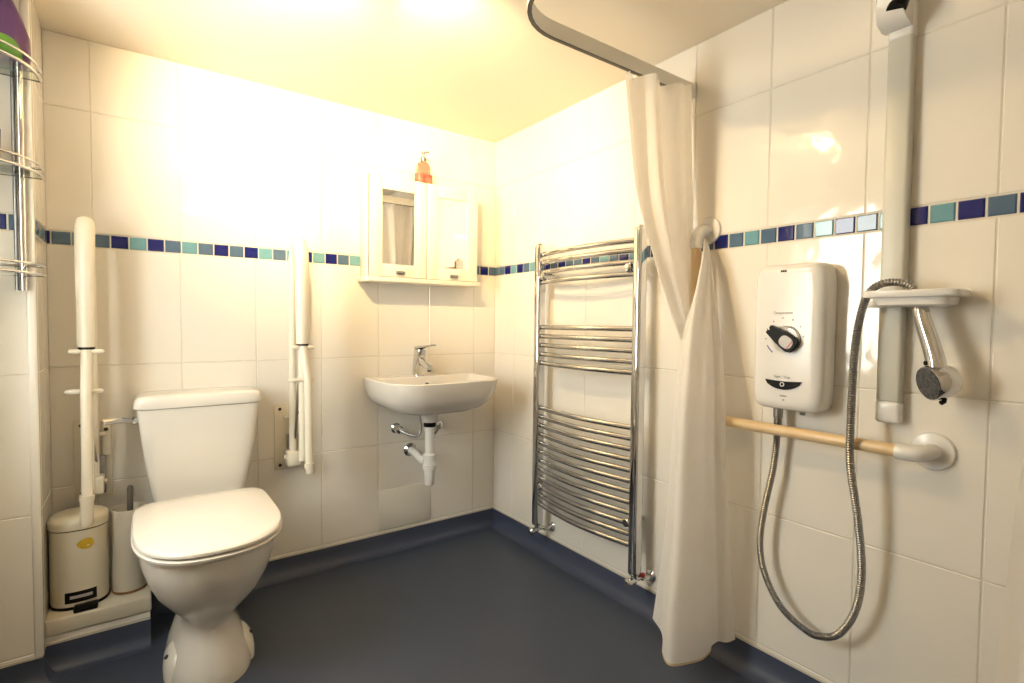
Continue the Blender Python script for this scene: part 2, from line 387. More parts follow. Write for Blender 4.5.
# ---------------------------------------------------------------- fold-up support rails
def support_rail(x0, x1, lx, label, foot_dx, leg_bot, plate):
    """x0: x of front tube, x1: rear tube, lx: leg x"""
    t = thing('fold_up_support_rail', (x0, 0, 0.5), label, 'grab rail', 'white folded support rails beside the toilet')
    px = x1-plate
    b = new('aged')
    b.box((px-.052, -.010, .485), (px+.058, -.0025, .770), .003)
    b.build('wall_plate', t)
    b = new('steel'); b.box((px-.004, -.032, .500), (px+.040, -.010, .640), .004); b.build('hinge_bracket', t)
    b = new('aged'); b.box((px+.030, -.032, .640), (px+.056, -.010, .752), .004); b.build('hinge_cheek', t)
    for dx, z in ((-.030, .752), (.042, .735), (-.030, .505), (.015, .515)):
        b = new('dark'); b.lathe([(.007, 0), (.006, .003)], (px+dx, -.0105 if dx < 0 else -.0325, z), (0, -1, 0), 12); b.build('screw', t)
    yf, yr, zt = -.190, -.062, 1.455
    b = new('aged')
    pts = [(x1, yr, .535), (x1, yr, .9), (x1, yr, zt-.10)]
    for k in range(1, 12):
        a = PI*k/12; tt = k/12
        pts.append((x1+(x0-x1)*tt, yr+(yf-yr)*(0.5-0.5*math.cos(a)), zt-.075+.075*math.sin(a)))
    pts += [(x0, yf, zt-.10), (x0, yf, 1.0), (x0+.004*foot_dx, yf, .56)]
    b.tube(pts, .0155, 16)
    b.build('loop_tube', t)
    b = new('aged')                                      # thick arm pad on the front tube
    b.tube([(x0, yf-.003, 1.045), (x0, yf-.003, 1.06), (x0, yf-.003, 1.25), (x0, yf-.001, 1.36), (x0, yf+.004, 1.405), (x0, yf+.014, 1.440), (x0, yf+.034, 1.462), (x0, yf+.048, 1.468)],
           [.0245, .0255, .0265, .0275, .0280, .0285, .026, .012], 18)
    b.build('arm_pad', t)
    b = new('black'); b.tube([(x0, yf-.003, 1.0445), (x0, yf-.003, 1.037)], .0235, 18); b.build('pad_end_ring', t)
    b = new('aged')
    b.tube([(x0, yf-.010, 1.036), (lx, yf-.035, .9), (lx+foot_dx*.3, yf-.037, .62), (lx+foot_dx*.6, yf-.038, .55)], .0155, 16)
    b.tube([(lx+foot_dx*.55, yf-.038, .553), (lx+foot_dx*.6, yf-.038, .535)], .0205, 16)
    b.tube([(lx+foot_dx*.6, yf-.038, .540), (lx+foot_dx, yf-.039, leg_bot+.012), (lx+foot_dx, yf-.039, leg_bot)], [.0175, .0185, .016], 16)
    b.build('drop_leg', t)
    for z, w1, w2 in ((1.030, .042, .042), (.897, .054, .038)):
        y = yf-.012
        b = new('aged')
        b.tube([(x0-w1-.005, y, z), (x0-w1, y, z), (x0-w1+.020, y, z), (x0-.018, y, z), (x0+.018, y, z), (x0+w2-.020, y, z), (x0+w2, y, z), (x0+w2+.005, y, z)], [.003, .0075, .0092, .0078, .0078, .0092, .0075, .003], 12)
        b.build('pivot_pin', t)
    b = new('steel')                                      # thin steel hinge stay
    b.tube([(x0-.010, yf+.02, .885), (px+.02, -.045, .56)], .005, 10)
    b.build('stay', t)
    b = new('aged'); b.box((x1-.028, -.10, .515), (x1+.028, -.010, .575), .006, 2); b.build('hinge_block', t)
    for y, z, hw_, r_ in ((-.055, .548, .036, .010), (-.04, .720, .034, .008)):
        b = new('aged'); b.tube([(x1-hw_, y, z), (x1+hw_, y, z)], r_, 12); b.build('hinge_pin', t)
    return t
support_rail(-1.773, -1.766, -1.775, 'white fold-up support rail above the pedal bin, left of the toilet', -.004, .452, .008)
support_rail(-1.081, -1.090, -1.068, 'white fold-up support rail between the toilet and the washbasin', .006, .512, .012)

# ---------------------------------------------------------------- pedal bin, brush holder, brush
BX, BY, BZ = -1.806, -.128, .1665
bn = thing('pedal_bin', (BX, BY, BZ), 'small cream oval pedal bin with yellow sticker on the low ledge', 'bin')
ov = lambda kx, ky, z, e=2.4: [Vector((BX+kx*sel(2*PI*k/44, e)[0], BY+ky*sel(2*PI*k/44, e)[1], z)) for k in range(44)]
b = new('black'); b.loft([ov(.080, .077, BZ), ov(.0815, .0785, BZ+.006), ov(.080, .077, BZ+.010)])
b.m('cream'); b.loft([ov(.079, .076, BZ+.009), ov(.080, .077, BZ+.02), ov(.080, .077, .43)])
bd = b.build('bin_body', bn)
b = new('black'); b.loft([ov(.0805, .0775, z) for z in (.430, .4335)]); b.m('cream')
b.loft([ov(.082, .079, .4335), ov(.083, .080, .437), ov(.083, .080, .455), ov(.080, .077, .464), ov(.070, .067, .471), ov(.045, .043, .4755), ov(.015, .014, .477)])
b.build('bin_lid', bn)
def on_bin(a, d):                                         # point on the body's front at angle a
    x, y = sel(a, 2.4); return Vector((BX+(.080+d)*x, BY+(.077+d)*y))
def curved_plate(b, a0, a1, z0, z1, d0, d1, n=12):
    rings = []
    for k in range(n+1):
        a = a0+(a1-a0)*k/n; p, q = on_bin(a, d0), on_bin(a, d1)
        rings.append([Vector((p.x, p.y, z0)), Vector((q.x, q.y, z0)), Vector((q.x, q.y, z1)), Vector((p.x, p.y, z1))])
    b.loft(rings)
b = new('black'); curved_plate(b, -1.95, -1.02, .190, .226, -.001, .002)
b.m('knob_face'); curved_plate(b, -1.78, -1.18, .204, .214, .002, .003)
b.build('pedal_slot', bn)
b = new('black'); b.box((BX-.012, BY-.112, BZ+.001), (BX+.052, BY-.070, BZ+.016), .004, 2, ); b.build('pedal', bn)
b = new('yellow')
rings = []
for rad, d in ((.0195, .0006), (.019, .0014)):
    ring = []
    for k in range(24):
        t = 2*PI*k/24; p = on_bin(-1.33+rad*1.05*math.cos(t)/.08, d); ring.append(Vector((p.x, p.y, .383+rad*.95*math.sin(t))))
    rings.append(ring)
b.loft(rings); s_ = b.build('sticker', bn); s_['label'] = 'round yellow sticker'

HX, HY = -1.668, -.132
hb = new('holder')
hb.lathe([(.0, .001), (.0495, .001), (.0505, .010), (.0505, .285), (.0515, .290), (.0515, .297), (.049, .297), (.0475, .29), (.0475, .02), (.0, .02)], (HX, HY, BZ), n=36, cap0=False, cap1=False)
holder = tag(hb.build('toilet_brush_holder'), 'tall white rust-edged cylinder holding a toilet brush, between bin and toilet', 'brush holder')
b = new('rust'); b.lathe([(.0500, 0), (.0522, .001), (.0518, .008), (.0508, .0085)], (HX, HY, BZ+.0005), n=36, cap0=False, cap1=False); b.build('rust_ring', holder)
M['brush'] = mat('dark_brush_steel', (0.10, 0.095, 0.09), 0.4, 0.6, noise=((0.14, 0.13, 0.12), 15, 0.3))
br = thing('toilet_brush', (HX, HY, BZ+.02), 'toilet brush standing in the white holder, only its dark grey handle showing', 'brush')
b = new('brush'); b.tube([(HX-.004, HY-.010, .26), (HX+.004, HY-.020, .40), (HX+.006, HY-.022, .535), (HX+.006, HY-.022, .546)], [.0085, .0092, .0100, .007], 14); b.build('brush_handle', br)
b = new('white'); b.lathe([(.02, 0), (.034, .01), (.036, .05), (.03, .08), (.012, .09)], (HX-.002, HY-.008, BZ+.022), n=20); b.build('bristles', br)

# ---------------------------------------------------------------- washbasin
WX = -.478
wb = thing('washbasin', (WX, 0, .6), 'white ceramic wall-hung washbasin with chrome mixer tap below the mirror cabinet', 'washbasin')
def basin_ring(z, hw, dep, back=0.0, ef=3.9, n=56, yc=-.13):
    out = []
    for k in range(n):
        t = 2*PI*k/n; s_ = math.sin(t)
        if s_ <= 0: x, y = sel(t, ef); out.append(Vector((WX+hw*x, yc+(dep+yc)*y, z)))
        else: x, y = sel(t, 14); out.append(Vector((WX+hw*x, yc+(-back-yc)*y, z)))
    return out
b = new('ceramic')
outer = [(.706, .075, .235, .02), (.708, .110, .270, .012), (.717, .165, .315, .006), (.735, .215, .360, .003), (.762, .250, .392, .0), (.795, .270, .414, .0), (.830, .280, .425, .0), (.857, .284, .430, .0), (.868, .285, .431, .0), (.872, .282, .428, .002)]
rings = [basin_ring(z, hw, d, bk) for z, hw, d, bk in outer]
inner = [(.8715, .264, .408, .105), (.864, .256, .400, .110), (.84, .236, .372, .118), (.79, .205, .335, .140), (.765, .165, .300, .165), (.755, .10, .27, .19), (.752, .03, .245, .215)]
rings += [basin_ring(z, hw, d, bk, 3.6, yc=-.22) for z, hw, d, bk in inner]
b.loft(rings)
b.build('basin_bowl', wb)
b = new('dark'); b.lathe([(.011, 0), (.011, .004), (.007, .005)], (-.478, -.117, .832), (0, -.93, -.36), 16); b.build('overflow_hole', wb)
b = new('chrome'); b.lathe([(.024, 0), (.023, .003), (.01, .004)], (WX, -.23, .753), n=20); b.build('waste_fitting', wb)
# mixer tap
FX, FY, FZ = -.497, -.062, .8705
b = new('chrome')
b.lathe([(.027, 0), (.027, .008), (.024, .010)], (FX, FY, FZ), n=24)
b.loft([[Vector((FX+dx+kx*sel(2*PI*k/24, 3)[0], FY+dy+ky*sel(2*PI*k/24, 3)[1], FZ+z)) for k in range(24)] for z, kx, ky, dx, dy in ((.008, .026, .027, 0, 0), (.05, .0255, .028, .000, -.002), (.09, .0255, .030, .002, -.006), (.125, .026, .033, .004, -.012), (.133, .025, .032, .004, -.012))])
tp = b.build('mixer_tap', wb)
b = new('chrome')
b.loft([[Vector((FX+.004+hx*sel(2*PI*k/20, 3)[0], y, z+hz*sel(2*PI*k/20, 3)[1])) for k in range(20)] for y, z, hx, hz in ((FY-.012, FZ+.075, .018, .022), (FY-.05, FZ+.072, .017, .019), (FY-.09, FZ+.060, .016, .016), (FY-.118, FZ+.050, .015, .013), (FY-.124, FZ+.048, .013, .011))])
b.m('dark').lathe([(.010, 0), (.009, -.010)], (FX+.004, FY-.112, FZ+.040), n=14)
b.build('spout', tp)
b = new('chrome')
b.loft([[Vector((FX+dx+hx*sel(2*PI*k/20, 4)[0], y, z+hz*sel(2*PI*k/20, 4)[1])) for k in range(20)] for y, z, hx, hz, dx in ((FY+.018, FZ+.140, .020, .008, .006), (FY-.02, FZ+.143, .023, .009, .008), (FY-.06, FZ+.148, .020, .006, .012), (FY-.10, FZ+.154, .017, .0045, .016), (FY-.128, FZ+.158, .014, .0035, .018))])
b.build('tap_lever', tp)
# bottle trap
QX, QY = -.492, -.18
b = new('black'); b.lathe([(.028, 0), (.030, .004), (.030, .022), (.026, .026)], (QX, QY, .636), n=22)
wn = b.build('waste_nut', wb); wn['label'] = 'black waste nut'
b = new('ceramic'); b.lathe([(.040, .66), (.046, .70), (.05, .735)], (QX, QY, 0), n=24); b.build('waste_boss', wb)
b = new('white')
b.lathe([(.022, .500), (.022, .616), (.026, .617), (.026, .636), (.02, .637)], (QX, QY, 0), n=22)
b.lathe([(.022, .352), (.0245, .356), (.027, .425), (.027, .428), (.034, .429), (.035, .433), (.035, .452), (.031, .455), (.031, .478), (.0335, .480), (.0335, .500), (.028, .505), (.020, .506)], (QX, QY, 0), n=26)
b.tube(cr([(QX-.02, QY, .468), (QX-.027, QY+.05, .474), (QX-.025, QY+.10, .484), (-.514, -.004, .490)], 5), [.0215]*4+[.0185]*12, 18)
b.build('bottle_trap', wb)
b = new('chrome'); b.lathe([(.034, 0), (.034, .005), (.024, .014), (.020, .020)], (-.514, -.0005, .490), (0, -1, 0), 26); b.build('wall_flange', wb)
for vx, sx, s2 in ((-.590, 1, 1), (-.372, -1, -1)):
    b = new('chrome')
    b.lathe([(.026, 0), (.026, .004), (.018, .012), (.016, .03), (.020, .032), (.020, .055), (.016, .057)], (vx, -.0005, .608), (0, -1, 0), 20)
    b.build('isolating_valve', wb)
    b = new('steel')
    b.tube(cr([(vx, -.05, .606), (vx+sx*.022, -.075, .592), (vx+sx*.06, -.11, .580), (vx+sx*.080, -.115, .600), (vx+sx*.084, -.112, .645), (vx+sx*.080, -.10, .72)], 6), .0065, 12)
    b.build('supply_pipe', wb)

# access panel set in the tiles under the basin
b = new('panel'); b.box((-.679, -.007, .107), (-.400, 0.001, .306), .002)
b.m('grout'); b.box((-.682, -.0042, .104), (-.397, 0.001, .309))
ap = tag(b.build('access_panel'), 'plain pale grey access panel low on the wall under the washbasin', 'access panel')

# ---------------------------------------------------------------- mirror cabinet
cb = thing('mirror_cabinet', (-.48, 0, 1.33), 'cream wall cabinet with two mirrored doors above the washbasin', 'cabinet')
CX0, CX1, CZ0, CZ1, CD = -.772, -.196, 1.346, 1.813, -.13
b = new('cabinet')
t_ = .016
b.box((CX0, -.110, CZ0), (CX1, -.003, CZ1), .0015)
b.build('carcass', cb)
b = new('cabinet'); b.box((CX0-.012, -.142, CZ0-.022), (CX1+.012, -.001, CZ0), .004, 2); b.build('base_board', cb)
midx = -.485
b = new('pale_gap'); b.box((CX0+.0008, CD+.0188, CZ0+.001), (CX1-.0008, CD+.0205, CZ1-.0008)); b.build('door_gap', cb)
for x0, x1, kn in ((CX0+.003, midx-.0022, -.625), (midx+.0022, CX1-.003, -.338)):
    fw = .058
    b = new('cabinet')
    z0, z1 = CZ0+.003, CZ1-.004
    b.box((x0, CD, z0), (x0+fw, CD+.019, z1), .002).box((x1-fw, CD, z0), (x1, CD+.019, z1), .002)
    b.box((x0+fw, CD+.0005, z0), (x1-fw, CD+.019, z0+fw), .001).box((x0+fw, CD+.0005, z1-fw), (x1-fw, CD+.019, z1), .001)
    d = b.build('door', cb)
    b = new('mirror'); b.box((x0+fw-.004, CD+.008, z0+fw-.004), (x1-fw+.004, CD+.014, z1-fw+.004)); b.build('mirror', d)
    b = new('steel'); b.box((kn-.022, CD-.014, 1.360), (kn+.022, CD, 1.377), .004, 2); b.build('knob', d)

# soap bottle on top of the cabinet
SX, SY, SZ = -.478, -.072, CZ1+.0005
sb = thing('soap_bottle', (SX, SY, SZ), 'small peach-tinted pump soap bottle with a red label band on top of the mirror cabinet', 'bottle')
ob = lambda kx, ky, z: [Vector((SX+kx*sel(2*PI*k/28, 2.6)[0], SY+ky*sel(2*PI*k/28, 2.6)[1], SZ+z)) for k in range(28)]
b = new('peach'); b.loft([ov_ for ov_ in (ob(.040, .024, 0), ob(.044, .027, .006), ob(.042, .026, .05), ob(.037, .024, .085), ob(.028, .02, .102), ob(.013, .013, .112), ob(.013, .013, .122))]); b.build('bottle_body', sb)
b = new('label'); b.loft([ob(.0452, .0282, .005), ob(.0440, .0273, .048)], False, False); lb = b.build('label_band', sb); lb['label'] = 'pink-red printed band'
b = new('steel'); b.lathe([(.015, .116), (.015, .132), (.009, .136), (.005, .138), (.005, .152), (.011, .153), (.011, .160), (.004, .163)], (SX, SY, SZ), n=18)
b.tube([(SX, SY, SZ+.157), (SX+.012, SY-.026, SZ+.157), (SX+.014, SY-.032, SZ+.151)], .004, 10); b.build('pump', sb)

# ---------------------------------------------------------------- towel radiator
rd = thing('towel_radiator', (-.07, -.807, .15), 'tall chrome ladder towel radiator on the right wall', 'radiator')
RY0, RY1 = -.507, -1.112
for y in (RY0, RY1):
    b = new('chrome'); b.box((-.108, y-.019, .170), (-.058, y+.019, 1.506), .013, 4)
    b.tube([(-.083, y, 1.50), (-.083, y, 1.512), (-.083, y, 1.517)], [.014, .013, .006], 14)
    b.build('post', rd)
levels = [1.460, 1.4215, 1.3765, 1.331] + [1.1205-.0421*k for k in range(5)] + [.7385-.04175*k for k in range(12)]
for z in levels:
    b = new('chrome')
    pts = []
    for k in range(17):
        s_ = k/16; pts.append((-.078-.036*math.sin(PI*s_)**.9, RY0+(RY1-RY0)*s_, z))
    b.tube(pts, .0115, 14, False); b.build('bar', rd)
for y, z in ((-.545, 1.357), (-1.066, 1.357), (-1.080, .366), (-.545, .366)):
    b = new('chrome'); b.tube([(-.0046, y, z), (-.050, y, z)], .010, 14, True); b.lathe([(.0165, 0), (.0175, .004), (.0175, .052), (.014, .056), (.006, .057)], (-.050, y, z), (-1, 0, 0), 18)
    b.build('wall_bracket', rd)
for y, cap in ((RY0, 'chrome'), (RY1, 'red')):
    b = new('chrome')
    b.tube([(-.083, y, .175), (-.083, y, .150)], .0135, 16)
    b.tube([(-.083, y, .156), (-.052, y, .152)], .012, 16)
    b.tube([(-.110, y, .146), (-.083, y, .150)], .014, 16)
    b.lathe([(.012, 0), (.018, .002), (.018, .012), (.013, .018)], (-.110, y, .146), (-1, 0, -.15), 16)
    b.tube([(-.056, y, .152), (-.048, y-.012, .150), (-.020, y-.016, .150), (-.004, y-.016, .150)], .009, 14)
    b.lathe([(.024, 0), (.024, .004), (.016, .010), (.010, .012)], (-.003, y-.016, .150), (-1, 0, 0), 18)
    v = b.build('radiator_valve', rd)
    if cap == 'red':
        b = new('red'); b.lathe([(.009, 0), (.010, .003), (.010, .010), (.006, .013)], (-.05, y-.014, .160), (0, 0, 1), 14); o = b.build('cap', v); o['label'] = 'red valve cap'

# ---------------------------------------------------------------- curtain track and curtains
TY, TZ = -1.265, 1.975
tk = thing('curtain_track', (-.4, TY, TZ), 'grey bent shower curtain track across the ceiling', 'curtain track')
path = [(-.004, TY, TZ), (-.3, TY, TZ), (-.655, TY, TZ)]
for k in range(1, 10):
    a = PI/2*k/9; path.append((-.655-.17*math.sin(a), TY-.17*(1-math.cos(a)), TZ))
path += [(-.825, -1.8, TZ), (-.825, -2.4, TZ), (-.825, YN+.004, TZ)]
b = new('track'); b.sweep(path, [(-.006, -.016), (-.006, .028), (-.004, .031), (.004, .031), (.006, .028), (.006, -.016)])
b.build('rail_channel', tk)
b = new('trackdark'); b.sweep(path, [(-.0060, -.0162), (-.0060, -.0185), (.0060, -.0185), (.0060, -.0162)]); o = b.build('rail_lip', tk); o['label'] = 'dark lower lip of the track'
b = new('white'); b.box((-.014, TY-.022, TZ-.026), (0, TY+.022, TZ+.026), .004, 2); b.build('wall_end', tk)
for x, y in ((-.62, -1.60+.0),):
    b = new('white'); b.tube([(-.825, -1.95, TZ+.018), (-.825, -1.95, ZC-.004)], .007, 12); b.lathe([(.02, 0), (.018, -.006)], (-.825, -1.95, ZC-.0005), n=16); b.build('ceiling_hanger', tk)

def drape(rows, ncol, pleats, amp_of, per=6, phase=0.0, skew=0.0):
    """rows: list of (L, R) world points from top to bottom; pleats pushed along the horizontal normal"""
    Ls = cr([a for a, _ in rows], per); Rs = cr([c for _, c in rows], per); out = []
    n = len(Ls)
    for i, (l, r_) in enumerate(zip(Ls, Rs)):
        v = i/(n-1); d = r_-l
        nn = Vector((-d.y, d.x, 0)); nn = nn.normalized() if nn.length > 1e-6 else Vector((-1, -.5, 0)).normalized()
        row = []
        for k in range(ncol):
            s_ = k/(ncol-1)
            a = amp_of(v)
            wv = math.sin(2*PI*(pleats*s_+phase+skew*v))+0.45*math.sin(2*PI*(pleats*2.3*s_+.3+phase*2))
            row.append(l+d*s_+nn*a*wv*min(1, 6*s_+.3, 6*(1-s_)+.3))
        out.append(row)
    return out
sc = thing('shower_curtain', (-.15, -1.35, .07), 'white shower curtain hung from the track and looped behind the vertical grab rail', 'curtain')
up = [((-.382, -1.300, 1.925), (-.012, -1.282, 1.975)), ((-.362, -1.298, 1.80), (-.016, -1.288, 1.80)), ((-.322, -1.30, 1.57), (-.024, -1.305, 1.58)), ((-.270, -1.33, 1.36), (-.035, -1.310, 1.38)),
      ((-.200, -1.338, 1.21), (-.035, -1.315, 1.21)), ((-.125, -1.333, 1.10), (-.030, -1.318, 1.12)), ((-.060, -1.328, 1.02), (-.020, -1.318, 1.04))]
low = [((-.034, -1.350, 1.435), (-.030, -1.358, 1.440)), ((-.062, -1.372, 1.375), (-.036, -1.378, 1.39)), ((-.112, -1.378, 1.26), (-.052, -1.406, 1.28)), ((-.155, -1.366, 1.12), (-.080, -1.449, 1.14)), ((-.185, -1.360, .93), (-.112, -1.494, .93)),
       ((-.190, -1.352, .76), (-.112, -1.500, .76)), ((-.196, -1.342, .50), (-.092, -1.506, .50)), ((-.205, -1.318, .25), (-.065, -1.512, .25)), ((-.217, -1.310, .135), (-.048, -1.512, .105))]
b = new('cloth')
b.grid(drape(up, 72, 2.1, lambda v: .030*(1-.55*v), 6, .12))
# plan outline of the hem: thin flap on the left, full belly in the middle, flat flap against the wall
HEM = [Vector(p) for p in ((-.217, -1.310, .135), (-.206, -1.338, .10), (-.240, -1.372, .085), (-.276, -1.398, .078), (-.286, -1.430, .076), (-.262, -1.466, .076), (-.205, -1.488, .080), (-.150, -1.486, .088), (-.128, -1.478, .10), (-.110, -1.488, .10), (-.080, -1.503, .103), (-.048, -1.512, .105))]
HS = cr(HEM, 8); NH = len(HS)
def low_rows():
    Ls = cr([a for a, _ in low], 7); Rs = cr([c for _, c in low], 7); n = len(Ls); out = []
    for i, (l, r_) in enumerate(zip(Ls, Rs)):
        v = i/(n-1); g = min(1, .10+1.05*v**.8); row = []
        for k in range(NH):
            s_ = k/(NH-1); base = HS[0]+(HS[-1]-HS[0])*s_; off = HS[k]-base
            off.z *= v**6
            pl = (.0105*min(1, 2.5*v+.15)*(abs(math.sin(PI*(3.3*s_+.25)))**1.6-.5)*1.6+.0045*math.sin(2*PI*5.3*s_+1.0+1.2*v))*min(1, 6*s_, 6*(1-s_))
            row.append(l+(r_-l)*s_+off*g+Vector((-pl*.8, -pl*.6, 0)))
        out.append(row)
    return out
LR = low_rows()
b.grid(LR)
o = b.build('curtain_cloth', sc, 60, False)
b = new('hem'); b.grid([[p*.25+q*.75+Vector((-.002, -.002, 0)) for p, q in zip(LR[-2][18:60], LR[-1][18:60])], [p+Vector((-.002, -.002, -.002)) for p in LR[-1][18:60]]])
o = b.build('hem', sc, 60, False); o['label'] = 'yellowed lower hem'
for k in range(6):
    x = -.03-.06*k
    b = new('white'); b.tube(cr([(x, TY, TZ-.018), (x-.004, TY-.004, TZ-.030), (x, TY-.010, TZ-.042), (x+.004, TY-.012, TZ-.05)], 4), .003, 8); b.build('hook', sc)
s2 = thing('shower_curtain', (-.8, -2.6, .1), 'white curtain edge close to the camera at the lower right border', 'curtain')
rows = [((-.825, -2.375, 1.940), (-.825, -2.93, 1.940)), ((-.80, -2.352, 1.5), (-.80, -2.95, 1.5)), ((-.780, -2.318, 1.12), (-.83, -2.96, 1.1)), ((-.790, -2.300, .96), (-.84, -2.96, .95)), ((-.850, -2.297, .72), (-.87, -2.97, .7)), ((-.88, -2.292, .45), (-.90, -2.98, .4)), ((-.90, -2.29, .10), (-.91, -2.98, .10))]
b = new('cloth'); b.grid(drape(rows, 90, 7, lambda v: .022, 6, .2)); b.build('curtain_cloth', s2, 60, False)
for k in range(8):
    y = -2.39-.07*k
    b = new('white'); b.tube(cr([(-.825, y, TZ-.020), (-.829, y, TZ-.028), (-.825, y, TZ-.036)], 4), .003, 8); b.build('hook', s2)


# ---------------------------------------------------------------- L-shaped grab rail
gr = thing('grab_rail', (0, -1.347, .82), 'L-shaped wooden grab rail with white ends on the right wall', 'grab rail')
GX, GY, GZ = -.078, -1.352, .826
def flange(y, z, name='flange'):
    b = new('white'); b.lathe([(.048, 0), (.048, .005), (.045, .010), (.030, .013), (.020, .014)], (-.0005, y, z), (-1, 0, 0), 32); b.build(name, gr)
flange(GY+.003, 1.468); flange(-2.004, GZ); flange(GY, GZ)
R_ = .0165
b = new('white'); b.tube(cr([(-.006, GY+.002, 1.468), (-.030, GY+.002, 1.467), (-.062, GY, 1.455), (GX, GY, 1.425), (GX, GY, 1.400)], 6), .0205, 18); b.build('elbow', gr)
b = new('white'); b.tube(cr([(-.006, -2.006, GZ), (-.040, -2.004, GZ), (-.069, -1.993, GZ), (GX, -1.972, GZ), (GX, -1.950, GZ)], 6), .0205, 18); b.build('elbow', gr)
b = new('white'); b.tube(cr([(GX, GY, .90), (GX, GY, .855), (GX, GY-.012, GZ+.006), (GX, GY-.03, GZ), (GX, GY-.075, GZ)], 6), .0205, 18); b.tube([(GX, GY-.008, GZ+.008), (-.004, GY, GZ)], .018, 16); b.build('corner_joint', gr)
b = new('wood'); b.tube([(GX, GY, .89), (GX, GY, 1.41)], R_, 18); b.build('wooden_bar', gr)
b = new('wood'); b.tube([(GX, GY-.07, GZ), (GX, -1.957, GZ)], R_, 18); b.build('wooden_bar', gr)

# ---------------------------------------------------------------- electric shower
es = thing('electric_shower', (0, -1.665, 1.1), 'white electric shower unit with black dial on the right wall', 'shower unit')
EY0, EY1, EZ0, EZ1, ED = -1.565, -1.772, .888, 1.322, .090
ec, ez = (EY0+EY1)/2, (EZ0+EZ1)/2; hy, hz = (EY0-EY1)/2, (EZ1-EZ0)/2
def ering(d, kx, kz, e=9, dz=0, n=64):
    return [Vector((-d, ec+kx*sel(2*PI*k/n, e)[0], ez+dz+kz*sel(2*PI*k/n, e)[1])) for k in range(n)]
b = new('white')
b.loft([ering(0, hy-.004, hz-.004), ering(.012, hy-.002, hz-.002), ering(.014, hy, hz), ering(.060, hy, hz), ering(.074, hy-.003, hz-.003), ering(.083, hy-.010, hz-.009), ering(.0885, hy-.020, hz-.018), ering(.0900, hy-.032, hz-.030)])
b.build('casing', es)
fx = -.0903
def ftri(name, pts, key, parent, d=.0012):
    b = new(key); b.prism(pts, lambda a, c, h: Vector((fx-h, a, c)), 0, d); return b.build(name, parent)
# dial: an elongated lever on a clear ring, tilted
dy_, dz_ = -1.667, 1.103
b = new('clear'); b.lathe([(.040, 0), (.040, .004), (.036, .008), (.02, .009)], (fx, dy_-.006, dz_-.004), (-1, 0, 0), 32); dl = b.build('dial', es)
ang = math.radians(-36)
def rot_(a, c): return (dy_-(a*math.cos(ang)-c*math.sin(ang)), dz_+(a*math.sin(ang)+c*math.cos(ang)))
outl = [(-.046, -.013), (-.046, -.004), (-.040, 0), (-.046, .004), (-.046, .013), (-.03, .016), (.0, .022), (.034, .024), (.044, .018), (.046, 0), (.044, -.018), (.034, -.024), (0, -.022), (-.03, -.016)]
b = new('black'); b.prism([rot_(a, c) for a, c in outl], lambda a, c, h: Vector((fx-h, a, c)), .008, .024); hd = b.build('dial_handle', dl)
b = new('knob_face'); b.prism([rot_(.019+.020*sel(2*PI*k/24, 2.5)[0], .017*sel(2*PI*k/24, 2.5)[1]) for k in range(24)], lambda a, c, h: Vector((fx-h, a, c)), .024, .0255); b.build('dial_window', dl)
b = new('red'); b.prism([rot_(a, c) for a, c in ((.031, -.014), (.034, -.012), (.034, .012), (.031, .014))], lambda a, c, h: Vector((fx-h, a, c)), .0255, .0265); b.build('dial_pointer', dl)
sw = [(-1.615+.0, .9760)]
n = 16
pts = [(-1.612-.108*k/n, .9785-.003*math.sin(PI*k/n)) for k in range(n+1)]+[(-1.720+.108*k/n, .9765-.026*math.sin(PI*k/n)**.6) for k in range(1, n)]
swo = ftri('start_panel', pts, 'black', es, .002); swo['label'] = 'black curved start button panel'
b = new('white'); b.lathe([(.0045, 0), (.0065, 0), (.0065, .001), (.0045, .001)], (fx-.002, -1.664, .9665), (-1, 0, 0), 20, False, False); b.build('button_ring', swo)
# ring of tick marks and the blue arc round the dial
for k in range(7):
    b = new('grey_print'); a = math.radians(188-31*k); b.lathe([(.0022, 0), (.0020, .0008)], (fx, dy_+.002-.055*math.cos(a), dz_+.004+.055*math.sin(a)), (-1, 0, 0), 10)
    b.build('dial_mark', es)
b = new('blue_print'); 
arc = [math.radians(205+4*k) for k in range(8)]
b.prism([(dy_+.002-.056*math.cos(a), dz_+.056*math.sin(a)) for a in arc]+[(dy_+.002-.053*math.cos(a), dz_+.053*math.sin(a)) for a in arc[::-1]], lambda a, c, h: Vector((fx-h, a, c)), 0, .0008); b.build('blue_arc', es)
def text(s_, size, y, z, key, parent, name):
    cu = bpy.data.curves.new(name, 'FONT'); cu.body = s_; cu.size = size; cu.align_x = 'CENTER'; cu.align_y = 'CENTER'; cu.extrude = .0003
    o = bpy.data.objects.new(name+'_curve', cu); COL.objects.link(o)
    dg = bpy.context.evaluated_depsgraph_get(); me = bpy.data.meshes.new_from_object(o.evaluated_get(dg))
    bpy.data.objects.remove(o); bpy.data.curves.remove(cu)
    R = Matrix(((0, 0, -1, fx-.0004), (-1, 0, 0, y), (0, 1, 0, z), (0, 0, 0, 1)))   # reads along -y on the face looking to -x
    me.transform(R); me.transform(Matrix.Translation(-ROOT[parent.name]))
    me.materials.clear(); me.materials.append(M[key]); me.name = name
    q = bpy.data.objects.new(name, me); COL.objects.link(q); q.parent = parent; return q
text('Temperature', .0105, -1.660, 1.177, 'grey_print', es, 'lettering')
text('Start / Stop', .0105, -1.662, .988, 'grey_print', es, 'lettering')
b = new('black')
for k in range(3): b.box((fx-.0008, -1.650-.006*k-.0050, 1.2965), (fx, -1.650-.006*k, 1.3025), .0004)
b.build('maker_mark', es)
b = new('grey_print')
for k in range(4): b.box((fx-.0006, -1.658-.0048*k-.0036, .930), (fx, -1.658-.0048*k, .9345))
